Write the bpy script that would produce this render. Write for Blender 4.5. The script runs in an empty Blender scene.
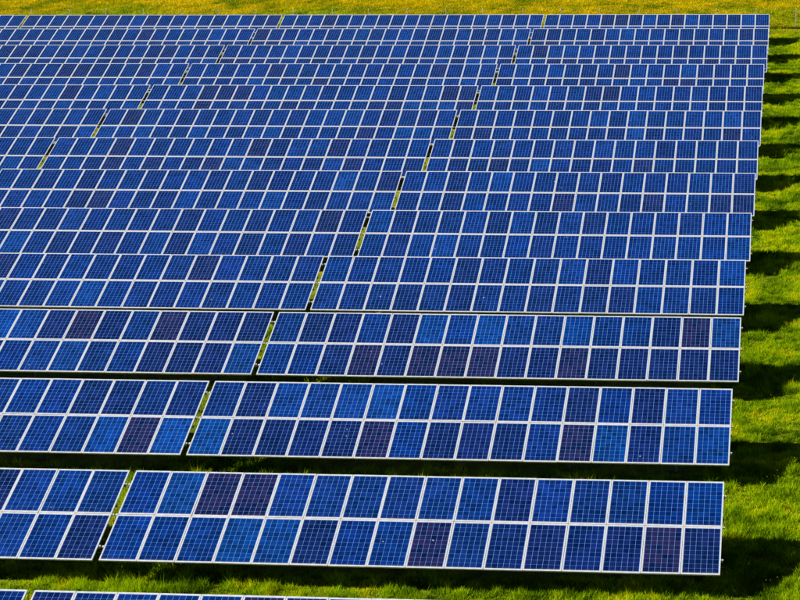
import bpy, math, random
import numpy as np
from mathutils import Matrix, Vector

random.seed(7)
rng = np.random.default_rng(7)
scene = bpy.context.scene
COL = scene.collection

GROUND = 0.72            # height of a table's lower edge over the ground

# ------------------------------------------------------------------ camera
cd = bpy.data.cameras.new('camera')
cam = bpy.data.objects.new('camera', cd)
COL.objects.link(cam)
right = Vector((0.99698, 0.076613, -0.012703))
up = Vector((-0.011501, 0.30744, 0.951498))
fwd = Vector((-0.076802, 0.948478, -0.307392))
m = Matrix(((right.x, up.x, -fwd.x), (right.y, up.y, -fwd.y), (right.z, up.z, -fwd.z)))
cam.matrix_world = Matrix.Translation((1.48831, -39.76313, 20.15258 + GROUND)) @ m.to_4x4()
cd.sensor_width = 36.0
cd.lens = 1741.71 * 36.0 / 800.0
cd.shift_x = -248.207 / 800.0      # the photograph is an off-centre crop
cd.clip_start = 0.5
cd.clip_end = 6000.0
scene.camera = cam

# ------------------------------------------------------------------ sky, sun, exposure
SUN_DIR = Vector((-1.62, -0.2, 1.0)).normalized()       # towards the sun: left, slightly in front
elev = math.asin(SUN_DIR.z)
azim = math.atan2(SUN_DIR.x, SUN_DIR.y)
world = bpy.data.worlds.new('World')
scene.world = world
world.use_nodes = True
wn = world.node_tree
sky = wn.nodes.new('ShaderNodeTexSky')
sky.sky_type = 'NISHITA'
sky.sun_disc = False
sky.sun_elevation = elev
sky.sun_rotation = azim
sky.air_density = 0.35
sky.dust_density = 0.1
wn.links.new(sky.outputs['Color'], wn.nodes['Background'].inputs['Color'])
wn.nodes['Background'].inputs['Strength'].default_value = 0.05

sl = bpy.data.lights.new('sun', 'SUN')
sl.energy = 5.0
sl.angle = math.radians(0.5)
sl.color = (1.0, 0.94, 0.84)
sun = bpy.data.objects.new('sun', sl)
COL.objects.link(sun)
sun.rotation_euler = SUN_DIR.to_track_quat('Z', 'Y').to_euler()
sun.location = (-40, 20, 60)

scene.view_settings.view_transform = 'Standard'
scene.view_settings.look = 'None'
scene.view_settings.gamma = 1.0
scene.view_settings.use_curve_mapping = False
scene.view_settings.exposure = 1.0

# ------------------------------------------------------------------ material helpers
class NT:
    def __init__(self, name):
        self.mat = bpy.data.materials.new(name)
        self.mat.use_nodes = True
        self.t = self.mat.node_tree
        self.bsdf = self.t.nodes['Principled BSDF']
        self.out = self.t.nodes['Material Output']
    def n(self, kind, **kw):
        nd = self.t.nodes.new(kind)
        for k, v in kw.items():
            setattr(nd, k, v)
        return nd
    def put(self, sock, v):
        if isinstance(v, bpy.types.NodeSocket):
            self.t.links.new(v, sock)
        else:
            sock.default_value = v
    def math(self, op, a, b=None, c=None, clamp=False):
        nd = self.n('ShaderNodeMath', operation=op)
        nd.use_clamp = clamp
        self.put(nd.inputs[0], a)
        if b is not None: self.put(nd.inputs[1], b)
        if c is not None: self.put(nd.inputs[2], c)
        return nd.outputs[0]
    def mix(self, fac, a, b, mode='MIX'):
        nd = self.n('ShaderNodeMix', data_type='RGBA', blend_type=mode)
        self.put(nd.inputs[0], fac)
        self.put(nd.inputs[6], a)
        self.put(nd.inputs[7], b)
        return nd.outputs[2]
    def noise(self, vec, scale, detail=4, rough=0.55):
        nd = self.n('ShaderNodeTexNoise')
        if vec is not None: self.put(nd.inputs['Vector'], vec)
        nd.inputs['Scale'].default_value = scale
        nd.inputs['Detail'].default_value = detail
        nd.inputs['Roughness'].default_value = rough
        return nd.outputs[0]
    def ramp(self, fac, stops):
        nd = self.n('ShaderNodeValToRGB')
        els = nd.color_ramp.elements
        while len(els) < len(stops): els.new(0.5)
        for e, (p, c) in zip(els, stops):
            e.position = p; e.color = (*c, 1)
        self.put(nd.inputs[0], fac)
        return nd.outputs[0]
    def maprange(self, v, a, b, c=0.0, d=1.0, smooth=True):
        nd = self.n('ShaderNodeMapRange')
        nd.interpolation_type = 'SMOOTHSTEP' if smooth else 'LINEAR'
        self.put(nd.inputs[0], v)
        for i, x in enumerate((a, b, c, d)): nd.inputs[i + 1].default_value = x
        return nd.outputs[0]

# aluminium of the panel frames: pale, slightly dulled and streaked
def mat_aluminium(name, col, rough, metallic):
    k = NT(name)
    tc = k.n('ShaderNodeTexCoord').outputs['Object']
    oi = k.n('ShaderNodeObjectInfo')
    n1 = k.noise(tc, 9.0, 5)
    c = k.mix(k.maprange(n1, 0.35, 0.7), (*[x * 0.86 for x in col], 1), (*col, 1))
    c = k.mix(k.math('MULTIPLY', oi.outputs['Random'], 0.18), c, (col[0] * .72, col[1] * .74, col[2] * .78, 1))
    k.put(k.bsdf.inputs['Base Color'], c)
    k.bsdf.inputs['Metallic'].default_value = metallic
    k.put(k.bsdf.inputs['Roughness'], k.maprange(n1, 0.3, 0.7, rough - .06, rough + .1))
    return k.mat

MAT_FRAME = mat_aluminium('frame_aluminium', (0.60, 0.61, 0.635), 0.42, 0.15)
MAT_STEEL = mat_aluminium('galvanised_steel', (0.26, 0.265, 0.27), 0.55, 0.4)

# cell sheet: 6 x 10 polycrystalline cells under glass, white backsheet between them
CELL_X, CELL_Y = 0.1525, 0.1548
def mat_cells():
    k = NT('solar_cells')
    tc = k.n('ShaderNodeTexCoord').outputs['Object']
    oi = k.n('ShaderNodeObjectInfo')
    sp = k.n('ShaderNodeSeparateXYZ'); k.put(sp.inputs[0], tc)
    x, y = sp.outputs[0], sp.outputs[1]
    cx = k.math('DIVIDE', x, CELL_X)
    cy = k.math('DIVIDE', y, CELL_Y)
    fx = k.math('SUBTRACT', k.math('FRACT', k.math('ADD', cx, 20.0)), 0.5)
    fy = k.math('SUBTRACT', k.math('FRACT', k.math('ADD', cy, 20.0)), 0.5)
    ax = k.math('MULTIPLY', k.math('ABSOLUTE', fx), CELL_X)        # metres from the cell centre
    ay = k.math('MULTIPLY', k.math('ABSOLUTE', fy), CELL_Y)
    gx = k.math('GREATER_THAN', ax, CELL_X / 2 - 0.0036)
    gy = k.math('GREATER_THAN', ay, CELL_Y / 2 - 0.0017)
    diag = k.math('GREATER_THAN', k.math('ADD', ax, ay), CELL_X / 2 + CELL_Y / 2 - 0.0130)
    gap = k.math('MAXIMUM', k.math('MAXIMUM', gx, gy), diag)
    out = k.math('MAXIMUM', k.math('GREATER_THAN', k.math('ABSOLUTE', cx), 3.0),
                 k.math('GREATER_THAN', k.math('ABSOLUTE', cy), 5.0))
    gap = k.math('MAXIMUM', gap, out)
    # two busbars on every cell, running up the slope
    bus = k.math('LESS_THAN', k.math('ABSOLUTE', k.math('SUBTRACT', ax, 0.026)), 0.0008)
    # cell by cell and crystal by crystal differences
    cellid = k.n('ShaderNodeCombineXYZ')
    k.put(cellid.inputs[0], k.math('FLOOR', k.math('ADD', cx, 20.0)))
    k.put(cellid.inputs[1], k.math('FLOOR', k.math('ADD', cy, 20.0)))
    k.put(cellid.inputs[2], k.math('MULTIPLY', oi.outputs['Random'], 97.0))
    wnz = k.n('ShaderNodeTexWhiteNoise', noise_dimensions='3D'); k.put(wnz.inputs[0], cellid.outputs[0])
    shift = k.n('ShaderNodeVectorMath', operation='ADD')
    k.put(shift.inputs[0], tc)
    cmb = k.n('ShaderNodeCombineXYZ')
    for i in range(3): k.put(cmb.inputs[i], k.math('MULTIPLY', oi.outputs['Random'], 31.0 + 17 * i))
    k.put(shift.inputs[1], cmb.outputs[0])
    vor = k.n('ShaderNodeTexVoronoi'); k.put(vor.inputs['Vector'], shift.outputs[0]); vor.inputs['Scale'].default_value = 55.0
    crystal = k.n('ShaderNodeSeparateColor'); k.put(crystal.inputs[0], vor.outputs['Color'])
    v = k.math('MULTIPLY', k.maprange(wnz.outputs[0], 0, 1, 0.62, 1.32, False),
               k.maprange(crystal.outputs[0], 0, 1, 0.75, 1.25, False))
    patch = k.noise(shift.outputs[0], 1.3, 3)
    v = k.math('MULTIPLY', v, k.maprange(patch, 0.3, 0.7, 0.8, 1.2))
    vm = k.n('ShaderNodeCombineXYZ')
    for i in range(3): k.put(vm.inputs[i], v)
    cell = k.mix(1.0, oi.outputs['Color'], vm.outputs[0], 'MULTIPLY')
    # cells that turned violet-brown: many in some panels (object alpha), few in the others
    tarn = k.maprange(k.math('ADD', k.math('MULTIPLY', patch, 1.0), k.math('MULTIPLY', wnz.outputs[0], 0.6)), 0.45, 1.05)
    tarn = k.math('MULTIPLY', k.math('MULTIPLY_ADD', tarn, 0.9, 0.1), oi.outputs['Alpha'], clamp=True)
    cell = k.mix(k.math('MULTIPLY', tarn, 0.85), cell, (0.026, 0.0125, 0.040, 1))
    c = k.mix(bus, cell, (0.01, 0.06, 0.20, 1))
    c = k.mix(gap, c, (0.10, 0.25, 0.56, 1))
    dust = k.noise(shift.outputs[0], 3.5, 5, 0.7)
    c = k.mix(k.maprange(dust, 0.55, 0.85, 0.0, 0.03), c, (0.20, 0.27, 0.22, 1))
    # dust washed down to the lower frame, and a few droppings
    low = k.math('MULTIPLY', k.maprange(y, -0.70, -0.785), k.maprange(dust, 0.35, 0.65))
    c = k.mix(k.math('MULTIPLY', low, 0.16), c, (0.22, 0.20, 0.16, 1))
    drop = k.maprange(k.noise(shift.outputs[0], 7.0, 2, 0.4), 0.795, 0.81)
    c = k.mix(k.math('MULTIPLY', drop, 0.6), c, (0.5, 0.5, 0.46, 1))
    k.put(k.bsdf.inputs['Base Color'], c)
    k.put(k.bsdf.inputs['Roughness'], k.maprange(dust, 0.3, 0.8, 0.08, 0.30))
    k.bsdf.inputs['IOR'].default_value = 1.31
    return k.mat
MAT_CELLS = mat_cells()
MAT_DARK = mat_aluminium('dark_plastic', (0.03, 0.03, 0.032), 0.5, 0.0)

# ground and grass
def mat_ground():
    k = NT('field_ground')
    geo = k.n('ShaderNodeNewGeometry').outputs['Position']
    sp = k.n('ShaderNodeSeparateXYZ'); k.put(sp.inputs[0], geo)
    n1 = k.noise(geo, 0.9, 6, 0.6)
    n2 = k.noise(geo, 7.0, 6, 0.65)
    n3 = k.noise(geo, 0.16, 4, 0.6)
    green = k.ramp(n2, [(0.25, (0.035, 0.060, 0.002)), (0.5, (0.10, 0.145, 0.002)), (0.75, (0.28, 0.33, 0.001))])
    green = k.mix(k.maprange(n1, 0.35, 0.7), green, (0.30, 0.32, 0.001, 1))
    mead = k.ramp(n2, [(0.25, (0.15, 0.17, 0.001)), (0.48, (0.36, 0.34, 0.001)), (0.72, (0.56, 0.44, 0.001))])
    mead = k.mix(k.maprange(n1, 0.42, 0.68), mead, (0.18, 0.19, 0.003, 1))
    far = k.math('ADD', sp.outputs[1], k.math('MULTIPLY', k.math('SUBTRACT', n3, 0.5), 30.0))
    k.put(k.bsdf.inputs['Base Color'], k.mix(k.maprange(far, 84.0, 103.0), green, mead))
    k.bsdf.inputs['Roughness'].default_value = 0.95
    k.bsdf.inputs['Specular IOR Level'].default_value = 0.1
    b = k.n('ShaderNodeBump'); b.inputs['Strength'].default_value = 1.0; b.inputs['Distance'].default_value = 0.12
    k.put(b.inputs['Height'], k.math('ADD', n2, k.math('MULTIPLY', k.noise(geo, 28.0, 3), 0.4)))
    k.put(k.bsdf.inputs['Normal'], b.outputs[0])
    return k.mat
MAT_GROUND = mat_ground()

def mat_blades(name, transl):
    k = NT(name)
    at = k.n('ShaderNodeAttribute', attribute_name='tint')
    k.put(k.bsdf.inputs['Base Color'], at.outputs['Color'])
    k.bsdf.inputs['Roughness'].default_value = 0.7
    k.bsdf.inputs['Specular IOR Level'].default_value = 0.04
    tr = k.n('ShaderNodeBsdfTranslucent'); k.put(tr.inputs[0], at.outputs['Color'])
    ms = k.n('ShaderNodeMixShader'); ms.inputs[0].default_value = transl
    k.t.links.new(k.bsdf.outputs[0], ms.inputs[1]); k.t.links.new(tr.outputs[0], ms.inputs[2])
    k.t.links.new(ms.outputs[0], k.out.inputs['Surface'])
    return k.mat
MAT_BLADE = mat_blades('grass_blades', 0.38)
MAT_FLOWER = mat_blades('flower_petals', 0.2)

# ------------------------------------------------------------------ mesh helpers
class MB:
    def __init__(self): self.v = []; self.f = []
    def box(self, x0, x1, y0, y1, z0, z1):
        b = len(self.v)
        self.v += [(x, y, z) for z in (z0, z1) for (x, y) in ((x0, y0), (x1, y0), (x1, y1), (x0, y1))]
        self.f += [tuple(b + i for i in q) for q in ((3, 2, 1, 0), (4, 5, 6, 7), (0, 1, 5, 4), (1, 2, 6, 5), (2, 3, 7, 6), (3, 0, 4, 7))]
        return self
    def prism(self, prof, x0, x1):
        """profile in (y, z) swept along x"""
        b = len(self.v); n = len(prof)
        self.v += [(x0, y, z) for y, z in prof] + [(x1, y, z) for y, z in prof]
        for i in range(n):
            j = (i + 1) % n
            self.f.append((b + i, b + j, b + n + j, b + n + i))
        self.f += [tuple(b + i for i in reversed(range(n))), tuple(b + n + i for i in range(n))]
        return self
    def mesh(self, name, mat):
        me = bpy.data.meshes.new(name)
        me.from_pydata(self.v, [], self.f); me.update()
        me.materials.append(mat)
        return me

def link(name, data, parent=None):
    o = bpy.data.objects.new(name, data)
    COL.objects.link(o)
    if parent is not None: o.parent = parent
    return o

def lattice(x, y, cell, seed):
    """smooth value noise in 0..1"""
    g = np.random.default_rng(seed).random((256, 256))
    u, w = x / cell, y / cell
    i, j = np.floor(u).astype(int), np.floor(w).astype(int)
    a, b = u - i, w - j
    a = a * a * (3 - 2 * a); b = b * b * (3 - 2 * b)
    i0, i1, j0, j1 = i % 256, (i + 1) % 256, j % 256, (j + 1) % 256
    return (g[i0, j0] * (1 - a) + g[i1, j0] * a) * (1 - b) + (g[i0, j1] * (1 - a) + g[i1, j1] * a) * b

# ------------------------------------------------------------------ the ground
gm = bpy.data.meshes.new('ground')
S = 3000.0
gm.from_pydata([(-S, -S, 0), (S, -S, 0), (S, S, 0), (-S, S, 0)], [], [(0, 1, 2, 3)])
gm.materials.append(MAT_GROUND)
ground = link('ground', gm); ground['kind'] = 'structure'

# ------------------------------------------------------------------ the solar tables
TILT = 0.3635
P = 1.01                 # panel pitch along the row
PW, PH = 1.0, 1.66      # panel size
L = 3.33
GAP = 0.17
ct, st = math.cos(TILT), math.sin(TILT)

# x of the right end, y of the lower edge, height error of the lower edge; nearest row first
ROWS = [(0.13, -7.09, 0.0), (0.0, 0.0, -0.019), (0.011, 6.905, 0.017), (0.096, 13.80, 0.008), (0.094, 20.741, 0.001),
        (0.176, 27.804, -0.044), (0.214, 34.658, -0.010), (0.231, 41.386, -0.008), (0.278, 48.345, 0.033),
        (0.244, 55.283, 0.024), (0.240, 62.212, 0.030), (0.356, 69.049, 0.029), (0.360, 75.906, 0.014), (0.340, 82.834, -0.075)]
TABLES = [2, 2, 2, 2, 2, 2, 3, 3, 3, 3, 3, 3, 3, 4]
ORD = ['first', 'second', 'third', 'fourth', 'fifth', 'sixth', 'seventh', 'eighth', 'ninth', 'tenth', 'eleventh', 'twelfth', 'thirteenth', 'last']

# panel: frame ring of four aluminium profiles, origin at the centre of its glass side
def frame_mesh():
    w, h, a, b, d = PW / 2, PH / 2, 0.035, 0.050, 0.040
    v, f = [], []
    for z in (0.0, -d):
        v += [(-w, -h, z), (w, -h, z), (w, h, z), (-w, h, z), (-w + a, -h + b, z), (w - a, -h + b, z), (w - a, h - b, z), (-w + a, h - b, z)]
    for i in range(4):
        j = (i + 1) % 4
        f += [(i, j, 4 + j, 4 + i), (8 + j, 8 + i, 12 + i, 12 + j), (8 + i, 8 + j, j, i), (4 + i, 4 + j, 12 + j, 12 + i)]
    me = bpy.data.meshes.new('panel_frame'); me.from_pydata(v, [], f); me.update(); me.materials.append(MAT_FRAME)
    return me
ME_FRAME = frame_mesh()
ME_CELLS = MB().box(-PW / 2 + 0.032, PW / 2 - 0.032, -PH / 2 + 0.050, PH / 2 - 0.050, -0.012, -0.004).mesh('cell_sheet', MAT_CELLS)
ME_JBOX = MB().box(-0.07, 0.07, 0.55, 0.66, -0.036, -0.0125).mesh('junction_box', MAT_DARK)

def rail_mesh(length):
    # C-profile rail under the panels, a little longer than the glass on both sides
    prof = [(-0.022, -0.041), (0.022, -0.041), (0.022, -0.10), (-0.022, -0.10)]
    return MB().prism(prof, -length / 2, length / 2).mesh('rail', MAT_STEEL)
RAILS = {16: rail_mesh(16 * P + 0.07), 19: rail_mesh(19 * P + 0.07)}
ME_CLAMP = MB().box(0.0015, 0.066, -0.03, 0.03, -0.039, -0.030).box(0.0015, 0.012, -0.03, 0.03, -0.0295, 0.006).box(0.0125, 0.066, -0.022, 0.022, -0.0295, -0.006).mesh('end_clamp', MAT_FRAME)
ME_RAFTER = MB().box(-0.03, 0.03, 0.18, L - 0.18, -0.20, -0.1015).mesh('rafter', MAT_STEEL)
def post_mesh(h):
    # H-section post with a foot plate collar
    mb = MB()
    mb.box(-0.045, 0.045, -0.050, -0.043, -0.25, h)
    mb.box(-0.045, 0.045, 0.043, 0.050, -0.25, h)
    mb.box(-0.004, 0.004, -0.0425, 0.0425, -0.25, h)
    return mb.mesh('post', MAT_STEEL)
FRONT_V, REAR_V = 1.22, 2.80
POSTS = [(FRONT_V, post_mesh(GROUND + FRONT_V * st - 0.19)), (REAR_V, post_mesh(GROUND + REAR_V * st - 0.19))]
ME_BRACE = MB().box(-0.02, 0.02, -0.02, 0.02, 0, 1).mesh('brace', MAT_STEEL)

TONES = {'b': (0.0001, 0.031, 0.190, 0.0), 'n': (0.0001, 0.0180, 0.136, 0.0), 'd': (0.0002, 0.0105, 0.088, 0.12), 'p': (0.0006, 0.0080, 0.066, 0.60)}
KNOWN = {  # (row, table): upper panels, lower panels, left to right, as the photograph shows them
    (1, 0): ('nbppnnnnnndnnnnn', 'nnnbbdnnpnddddpd'),
    (2, 0): ('ndbnbbnnnnndndnn', 'bddddpndddnpbdnb'),
    (3, 0): ('nddndbnbnnbnndpb', 'nndpdpppddpddddd'),
    (1, 1): ('nnnnnnnnnnnnnnndnnn', 'nnnnndnnnnnnnnnnnnd'),
    (2, 1): ('nnnnnnnnndnnnnnddnd', 'nnnnnnnnnnnnnnnnbpb'),
    (4, 0): ('nndnnddnnndnnnnb', 'ndddndnddnddnndn'),
    (5, 0): ('bdnnndndndnnnnnn', 'nnnbnnndnnnnnnnb'),
}
def tone_string(row, n, upper, r):
    pd = 0.15 if upper else 0.26
    pp = 0.09 if row < 9 else 0.12
    return ''.join('p' if t < pp else 'd' if t < pp + pd else 'b' if t > 0.86 else 'n' for t in (r.random() for _ in range(n)))

def table(row, idx, x_right, y, dz, n):
    root = link('solar_table', None)
    root.empty_display_size = 0.5
    width = n * P
    root.location = (x_right - width / 2, y, 0.0)
    root['category'] = 'solar array'
    root['group'] = 'tables of solar panels standing in rows'
    where = ['rightmost', 'second from the right', 'third from the right', 'fourth from the right'][idx]
    front = {0: 'nearest, mostly cut-off row', 13: 'farthest row before the meadow'}.get(row, ORD[row] + ' row from the front')
    root['label'] = 'blue solar panel table, ' + where + ' in the ' + front
    r = random.Random(row * 31 + idx * 7 + 3)
    tones = KNOWN.get((row, idx)) or (tone_string(row, n, True, r), tone_string(row, n, False, r))
    slope = Matrix.Rotation(TILT, 4, 'X')
    base = Matrix.Translation((0, 0, GROUND + dz)) @ slope
    for k in range(n):
        for tier in (0, 1):
            px = -width / 2 + (k + 0.5) * P
            pv = PH / 2 + tier * (L - PH)
            p = link('solar_panel', ME_FRAME, root)
            j = Matrix.Rotation(r.gauss(0, 0.0022), 4, 'X') @ Matrix.Rotation(r.gauss(0, 0.0022), 4, 'Y') @ Matrix.Rotation(r.gauss(0, 0.0008), 4, 'Z')
            p.matrix_local = base @ Matrix.Translation((px + r.gauss(0, 0.0012), pv, r.gauss(0, 0.0015))) @ j
            c = link('cell_sheet', ME_CELLS, p)
            t = TONES[tones[1 - tier][k]]
            if row > 3:                      # the far rows are more alike
                t = [a + (b - a) * 0.45 for a, b in zip(t, TONES['n'])]
            f = r.uniform(0.84, 1.16)
            c.color = (t[0] * f + r.uniform(0, .0006), t[1] * f * r.uniform(.9, 1.1), t[2] * f, t[3] + r.uniform(0, 0.12))
            if row < 3:
                link('junction_box', ME_JBOX, p)
    for v in (0.52, 1.30, 2.03, 2.81):
        o = link('rail', RAILS[n], root)
        o.matrix_local = base @ Matrix.Translation((r.gauss(0, 0.006), v, 0))
    for side in (-1, 1):
        for v in (0.52, 1.665, 2.81):
            o = link('end_clamp', ME_CLAMP, root)
            o.matrix_local = base @ Matrix.Translation((side * (width / 2 - P / 2 + PW / 2), v + r.gauss(0, 0.01), 0)) @ Matrix.Rotation(0 if side > 0 else math.pi, 4, 'Z')
    m_ = 5 if n == 16 else 6
    for q in range(m_):
        x = -width / 2 + (q + 0.5) * width / m_
        o = link('rafter', ME_RAFTER, root)
        o.matrix_local = base @ Matrix.Translation((x, 0, 0))
        for v, me in POSTS:
            o = link('post', me, root)
            o.location = (x, v * ct + 0.2 * st * 0.6, dz)
        # diagonal brace from the rear post to the rafter
        a = Vector((x + 0.066, REAR_V * ct + 0.1, 0.55)); bpt = Vector((x + 0.066, 1.9 * ct, GROUND + dz + 1.9 * st - 0.16))
        o = link('brace', ME_BRACE, root)
        d = bpt - a
        o.matrix_local = Matrix.Translation(a) @ d.to_track_quat('Z', 'Y').to_matrix().to_4x4() @ Matrix.Diagonal((1, 1, d.length, 1))
    return root

slots = []
for row, (xr, y, dz) in enumerate(ROWS):
    x = xr
    for idx in range(TABLES[row]):
        n = 16 if idx == 0 else 19
        table(row, idx, x, y, dz, n)
        x -= n * P
        slots.append((x - GAP / 2, y))
        x -= GAP

# ------------------------------------------------------------------ grass
def tint_of(x, y, n):
    """colours of single blades: patches of deep green, yellow green and straw"""
    patch = 0.55 * lattice(x, y, 1.1, 1) + 0.45 * lattice(x, y, 0.35, 2)
    warm = lattice(x, y, 5.0, 3)
    r = rng.random(n)
    t = np.clip((patch - 0.5) * 1.7 + 0.50 + (r - 0.5) * 0.5, 0, 1)
    deep = np.array([0.060, 0.135, 0.001]); fresh = np.array([0.30, 0.47, 0.001]); straw = np.array([0.74, 0.62, 0.002])
    c = deep + (fresh - deep) * np.clip(t * 1.6, 0, 1)[:, None]
    c = c + (straw - c) * (np.clip((t - 0.64) * 2.4, 0, 1) * (0.35 + 0.6 * warm))[:, None]
    mead = np.clip((y - 88 - 0.12 * np.clip(x + 12, 0, 20) + 16 * (lattice(x, y, 9.0, 4) - 0.5)) / 14.0, 0, 1)
    olive = np.array([0.20, 0.25, 0.001]); gold = np.array([0.66, 0.50, 0.001])
    tm = np.clip(1.0 * lattice(x, y * 0.6, 1.7, 5) + 0.8 * lattice(x, y * 0.7, 0.6, 6) - 0.33 + (r - .5) * .12, 0, 1)
    cm = olive + (gold - olive) * tm[:, None]
    return c + (cm - c) * mead[:, None]

def blades(name, x, y, h, w, mat, tint):
    n = len(x)
    a = rng.random(n) * 2 * math.pi
    lean = h * rng.uniform(0.15, 0.85, n)
    la = rng.random(n) * 2 * math.pi
    co = np.empty((n, 3, 3), np.float32)
    co[:, 0, 0] = x - np.cos(a) * w / 2; co[:, 0, 1] = y - np.sin(a) * w / 2; co[:, 0, 2] = -0.01
    co[:, 1, 0] = x + np.cos(a) * w / 2; co[:, 1, 1] = y + np.sin(a) * w / 2; co[:, 1, 2] = -0.01
    co[:, 2, 0] = x + np.cos(la) * lean; co[:, 2, 1] = y + np.sin(la) * lean; co[:, 2, 2] = h
    me = bpy.data.meshes.new(name)
    me.vertices.add(n * 3); me.vertices.foreach_set('co', co.ravel())
    me.loops.add(n * 3); me.loops.foreach_set('vertex_index', np.arange(n * 3, dtype=np.int32))
    me.polygons.add(n); me.polygons.foreach_set('loop_start', np.arange(0, n * 3, 3, dtype=np.int32))
    me.update(calc_edges=True)
    at = me.attributes.new('tint', 'FLOAT_COLOR', 'POINT')
    cc = np.ones((n, 3, 4), np.float32); cc[:, :, :3] = tint[:, None, :]
    at.data.foreach_set('color', cc.ravel())
    me.materials.append(mat)
    o = link(name, me)
    return o

def scatter(x0, x1, y0, y1, per_m2):
    n = int((x1 - x0) * (y1 - y0) * per_m2)
    return rng.uniform(x0, x1, n), rng.uniform(y0, y1, n)

xs, ys, hs, ws = [], [], [], []
def add(x, y, hscale=1.0, wscale=1.0):
    # tufts: height follows patchy noise, thin spots lose some of their blades
    f = 0.5 * lattice(x, y, 0.45, 11) + 0.5 * lattice(x, y, 0.16, 12)
    keep = rng.random(len(x)) < np.clip(f * 1.9, 0.15, 1)
    x, y, f = x[keep], y[keep], f[keep]
    n = len(x)
    xs.append(x); ys.append(y)
    hs.append((0.035 + 0.34 * f ** 2.3 * rng.uniform(0.5, 1.5, n)) * hscale)
    ws.append(rng.uniform(0.014, 0.032, n) * wscale)

add(*scatter(-0.8, 3.6, -9, 30, 1500))                 # strip to the right of the tables, near
add(*scatter(-0.8, 4.2, 30, 60, 1000), 1.05, 1.25)
add(*scatter(-0.8, 5.0, 60, 88, 750), 0.8, 1.6)
add(*scatter(3.6, 14, -9, 88, 60), 1.1, 2.2)           # beyond the picture's edge, thinner
for row in range(0, 5):                                # bands in front of the nearest rows
    y = ROWS[row][1]
    if row == 0: continue
    dens = 1300 if row == 1 else 620
    add(*scatter(-24, -0.8, y - 3.1, y + 0.9, dens))
for (x, y) in slots:                                   # seen down through the slots between tables
    add(*scatter(x - 0.9, x + 1.6, y - 0.3, y + 6.4, 260), 1.0, 1.5)
for (x, y) in slots[:8]:                               # taller grass added to break up the sun streaks below the slots
    if y > -1: add(*scatter(x + 0.2, x + 3.6, y - 0.6, y + 2.2, 420), 1.65, 1.1)
add(*scatter(-72, 7, 88, 112, 200), 0.95, 3.0)         # meadow behind the last row
add(*scatter(-80, 20, 112, 140, 40), 1.3, 4.0)
X, Y, H, Wd = map(np.concatenate, (xs, ys, hs, ws))
bare = (Y > 90.4) & (Y < 91.9) & (rng.random(len(Y)) < 0.93)      # hardly any grass on the dark strip along the fence
X, Y, H, Wd = X[~bare], Y[~bare], H[~bare], Wd[~bare]
H = np.where((Y > 88.6) & (Y < 90.5), H * 0.5, H)
grass = blades('grass', X, Y, H, Wd, MAT_BLADE, tint_of(X, Y, len(X)))
grass['kind'] = 'stuff'
grass['label'] = 'uneven bright green meadow grass growing between and beside the rows'
grass['category'] = 'grass'
print('grass blades', len(X))

# yellow flower heads: thick in the meadow behind, scattered in the strip at the right
def flowers():
    x1, y1 = scatter(-72, 8, 93, 135, 8)
    k = rng.random(len(x1)) < np.clip(lattice(x1, y1, 2.6, 5) * 1.7 - 0.35, 0, 1)
    x2, y2 = scatter(0.2, 6, -8, 86, 14)
    k2 = rng.random(len(x2)) < np.clip(lattice(x2, y2, 1.4, 21) * 2.2 - 1.0, 0, 1)
    x = np.concatenate([x1[k], x2[k2]]); y = np.concatenate([y1[k], y2[k2]]); n = len(x)
    z = rng.uniform(0.12, 0.28, n); r = np.where(y > 86, rng.uniform(0.025, 0.045, n), rng.uniform(0.010, 0.018, n))
    co = np.empty((n, 5, 3), np.float32)
    for i in range(4):
        a = math.pi / 2 * i
        co[:, i, 0] = x + math.cos(a) * r; co[:, i, 1] = y + math.sin(a) * r; co[:, i, 2] = z + rng.uniform(-.3, .3, n) * r
    co[:, 4, 0] = x; co[:, 4, 1] = y; co[:, 4, 2] = z - r * 0.9
    base = (np.arange(n) * 5)[:, None, None]
    tri = np.array([[0, 1, 4], [1, 2, 4], [2, 3, 4], [3, 0, 4], [0, 1, 2], [0, 2, 3]])[None] + base
    me = bpy.data.meshes.new('flowers')
    me.from_pydata(co.reshape(-1, 3).tolist(), [], tri.reshape(-1, 3).tolist()); me.update()
    at = me.attributes.new('tint', 'FLOAT_COLOR', 'POINT')
    c = np.array([0.62, 0.47, 0.01]) + (np.array([0.60, 0.44, 0.005]) - np.array([0.62, 0.47, 0.01])) * rng.random(n)[:, None]
    cc = np.ones((n, 5, 4), np.float32); cc[:, :, :3] = c[:, None, :]
    at.data.foreach_set('color', cc.ravel())
    me.materials.append(MAT_FLOWER)
    o = link('flowers', me)
    o['kind'] = 'stuff'; o['label'] = 'small yellow flowers dotted through the grass and the far meadow'; o['category'] = 'flowers'
flowers()

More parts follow.
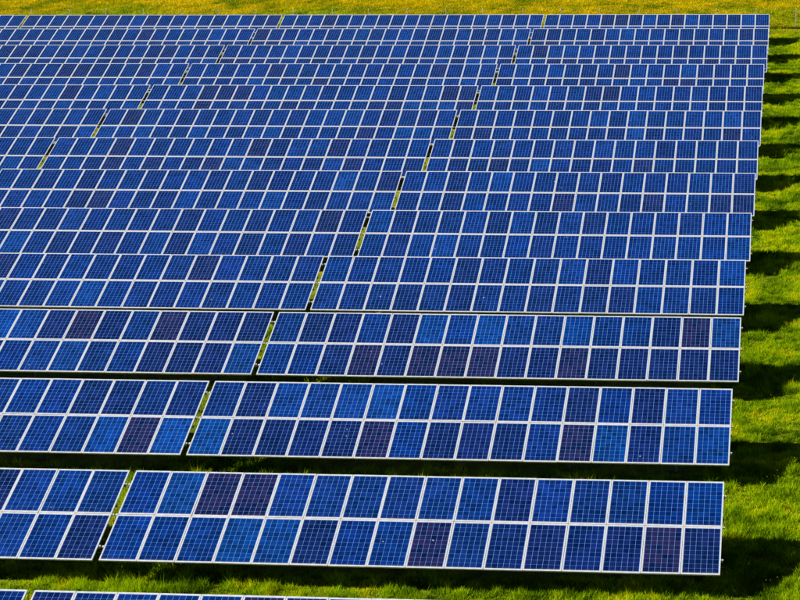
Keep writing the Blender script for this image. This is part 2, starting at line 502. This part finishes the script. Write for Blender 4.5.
# ------------------------------------------------------------------ narrow dark brown strip along the fence
k = NT('dark_strip_ground')
pos = k.n('ShaderNodeNewGeometry').outputs['Position']
k.put(k.bsdf.inputs['Base Color'], k.ramp(k.noise(pos, 6.0, 6, 0.7), [(0.3, (0.014, 0.012, 0.001)), (0.7, (0.05, 0.042, 0.002))]))
k.bsdf.inputs['Roughness'].default_value = 0.95
k.bsdf.inputs['Specular IOR Level'].default_value = 0.0
n = 500
ex = np.linspace(-80, 25, n)
e0 = 91.0 - 0.35 * lattice(ex, ex * 0, 1.3, 31) - 0.15 * lattice(ex, ex * 0, 0.4, 32)
e1 = 91.55 + 0.35 * lattice(ex, ex * 0, 1.6, 33) + 0.15 * lattice(ex, ex * 0, 0.5, 34)
me = bpy.data.meshes.new('dark_strip')
me.from_pydata([(a, b_, 0.004) for a, b_ in zip(ex, e0)] + [(a, b_, 0.004) for a, b_ in zip(ex, e1)], [], [(i, i + 1, n + i + 1, n + i) for i in range(n - 1)])
me.materials.append(k.mat)
link('dark_strip', me)['kind'] = 'structure'

# ------------------------------------------------------------------ fence of thin pale posts behind the last row
fence = link('fence', None)
fence.location = (0, 91.6, 0)
fence['label'] = 'low fence of thin pale posts behind the farthest row'
fence['category'] = 'fence'
FP = MB()
FP.box(-0.024, 0.024, -0.024, 0.024, -0.3, 1.38)
FP.v += [(-0.024, -0.024, 1.38), (0.024, -0.024, 1.38), (0.024, 0.024, 1.38), (-0.024, 0.024, 1.38), (0, 0, 1.43)]
b = len(FP.v) - 5
FP.f += [(b, b + 1, b + 4), (b + 1, b + 2, b + 4), (b + 2, b + 3, b + 4), (b + 3, b, b + 4)]
for z in (0.45, 0.85, 1.25):
    FP.box(-0.015, 0.015, -0.049, -0.0245, z - 0.02, z + 0.02)
ME_FP = FP.mesh('fence_post', mat_aluminium('weathered_pale_wood', (0.86, 0.83, 0.72), 0.8, 0.0))
for i in range(-26, 3):
    o = link('fence_post', ME_FP, fence)
    o.location = (2.2 + i * 2.95 + random.gauss(0, 0.05), random.gauss(0, 0.03), random.gauss(0, 0.03))
    o.rotation_euler = (random.gauss(0, 0.015), random.gauss(0, 0.015), 0)
for z in (0.45, 0.85, 1.25):
    link('wire', MB().box(-75, 9, -0.045, -0.0425, z - 0.00125, z + 0.00125).mesh('wire', MAT_STEEL), fence)
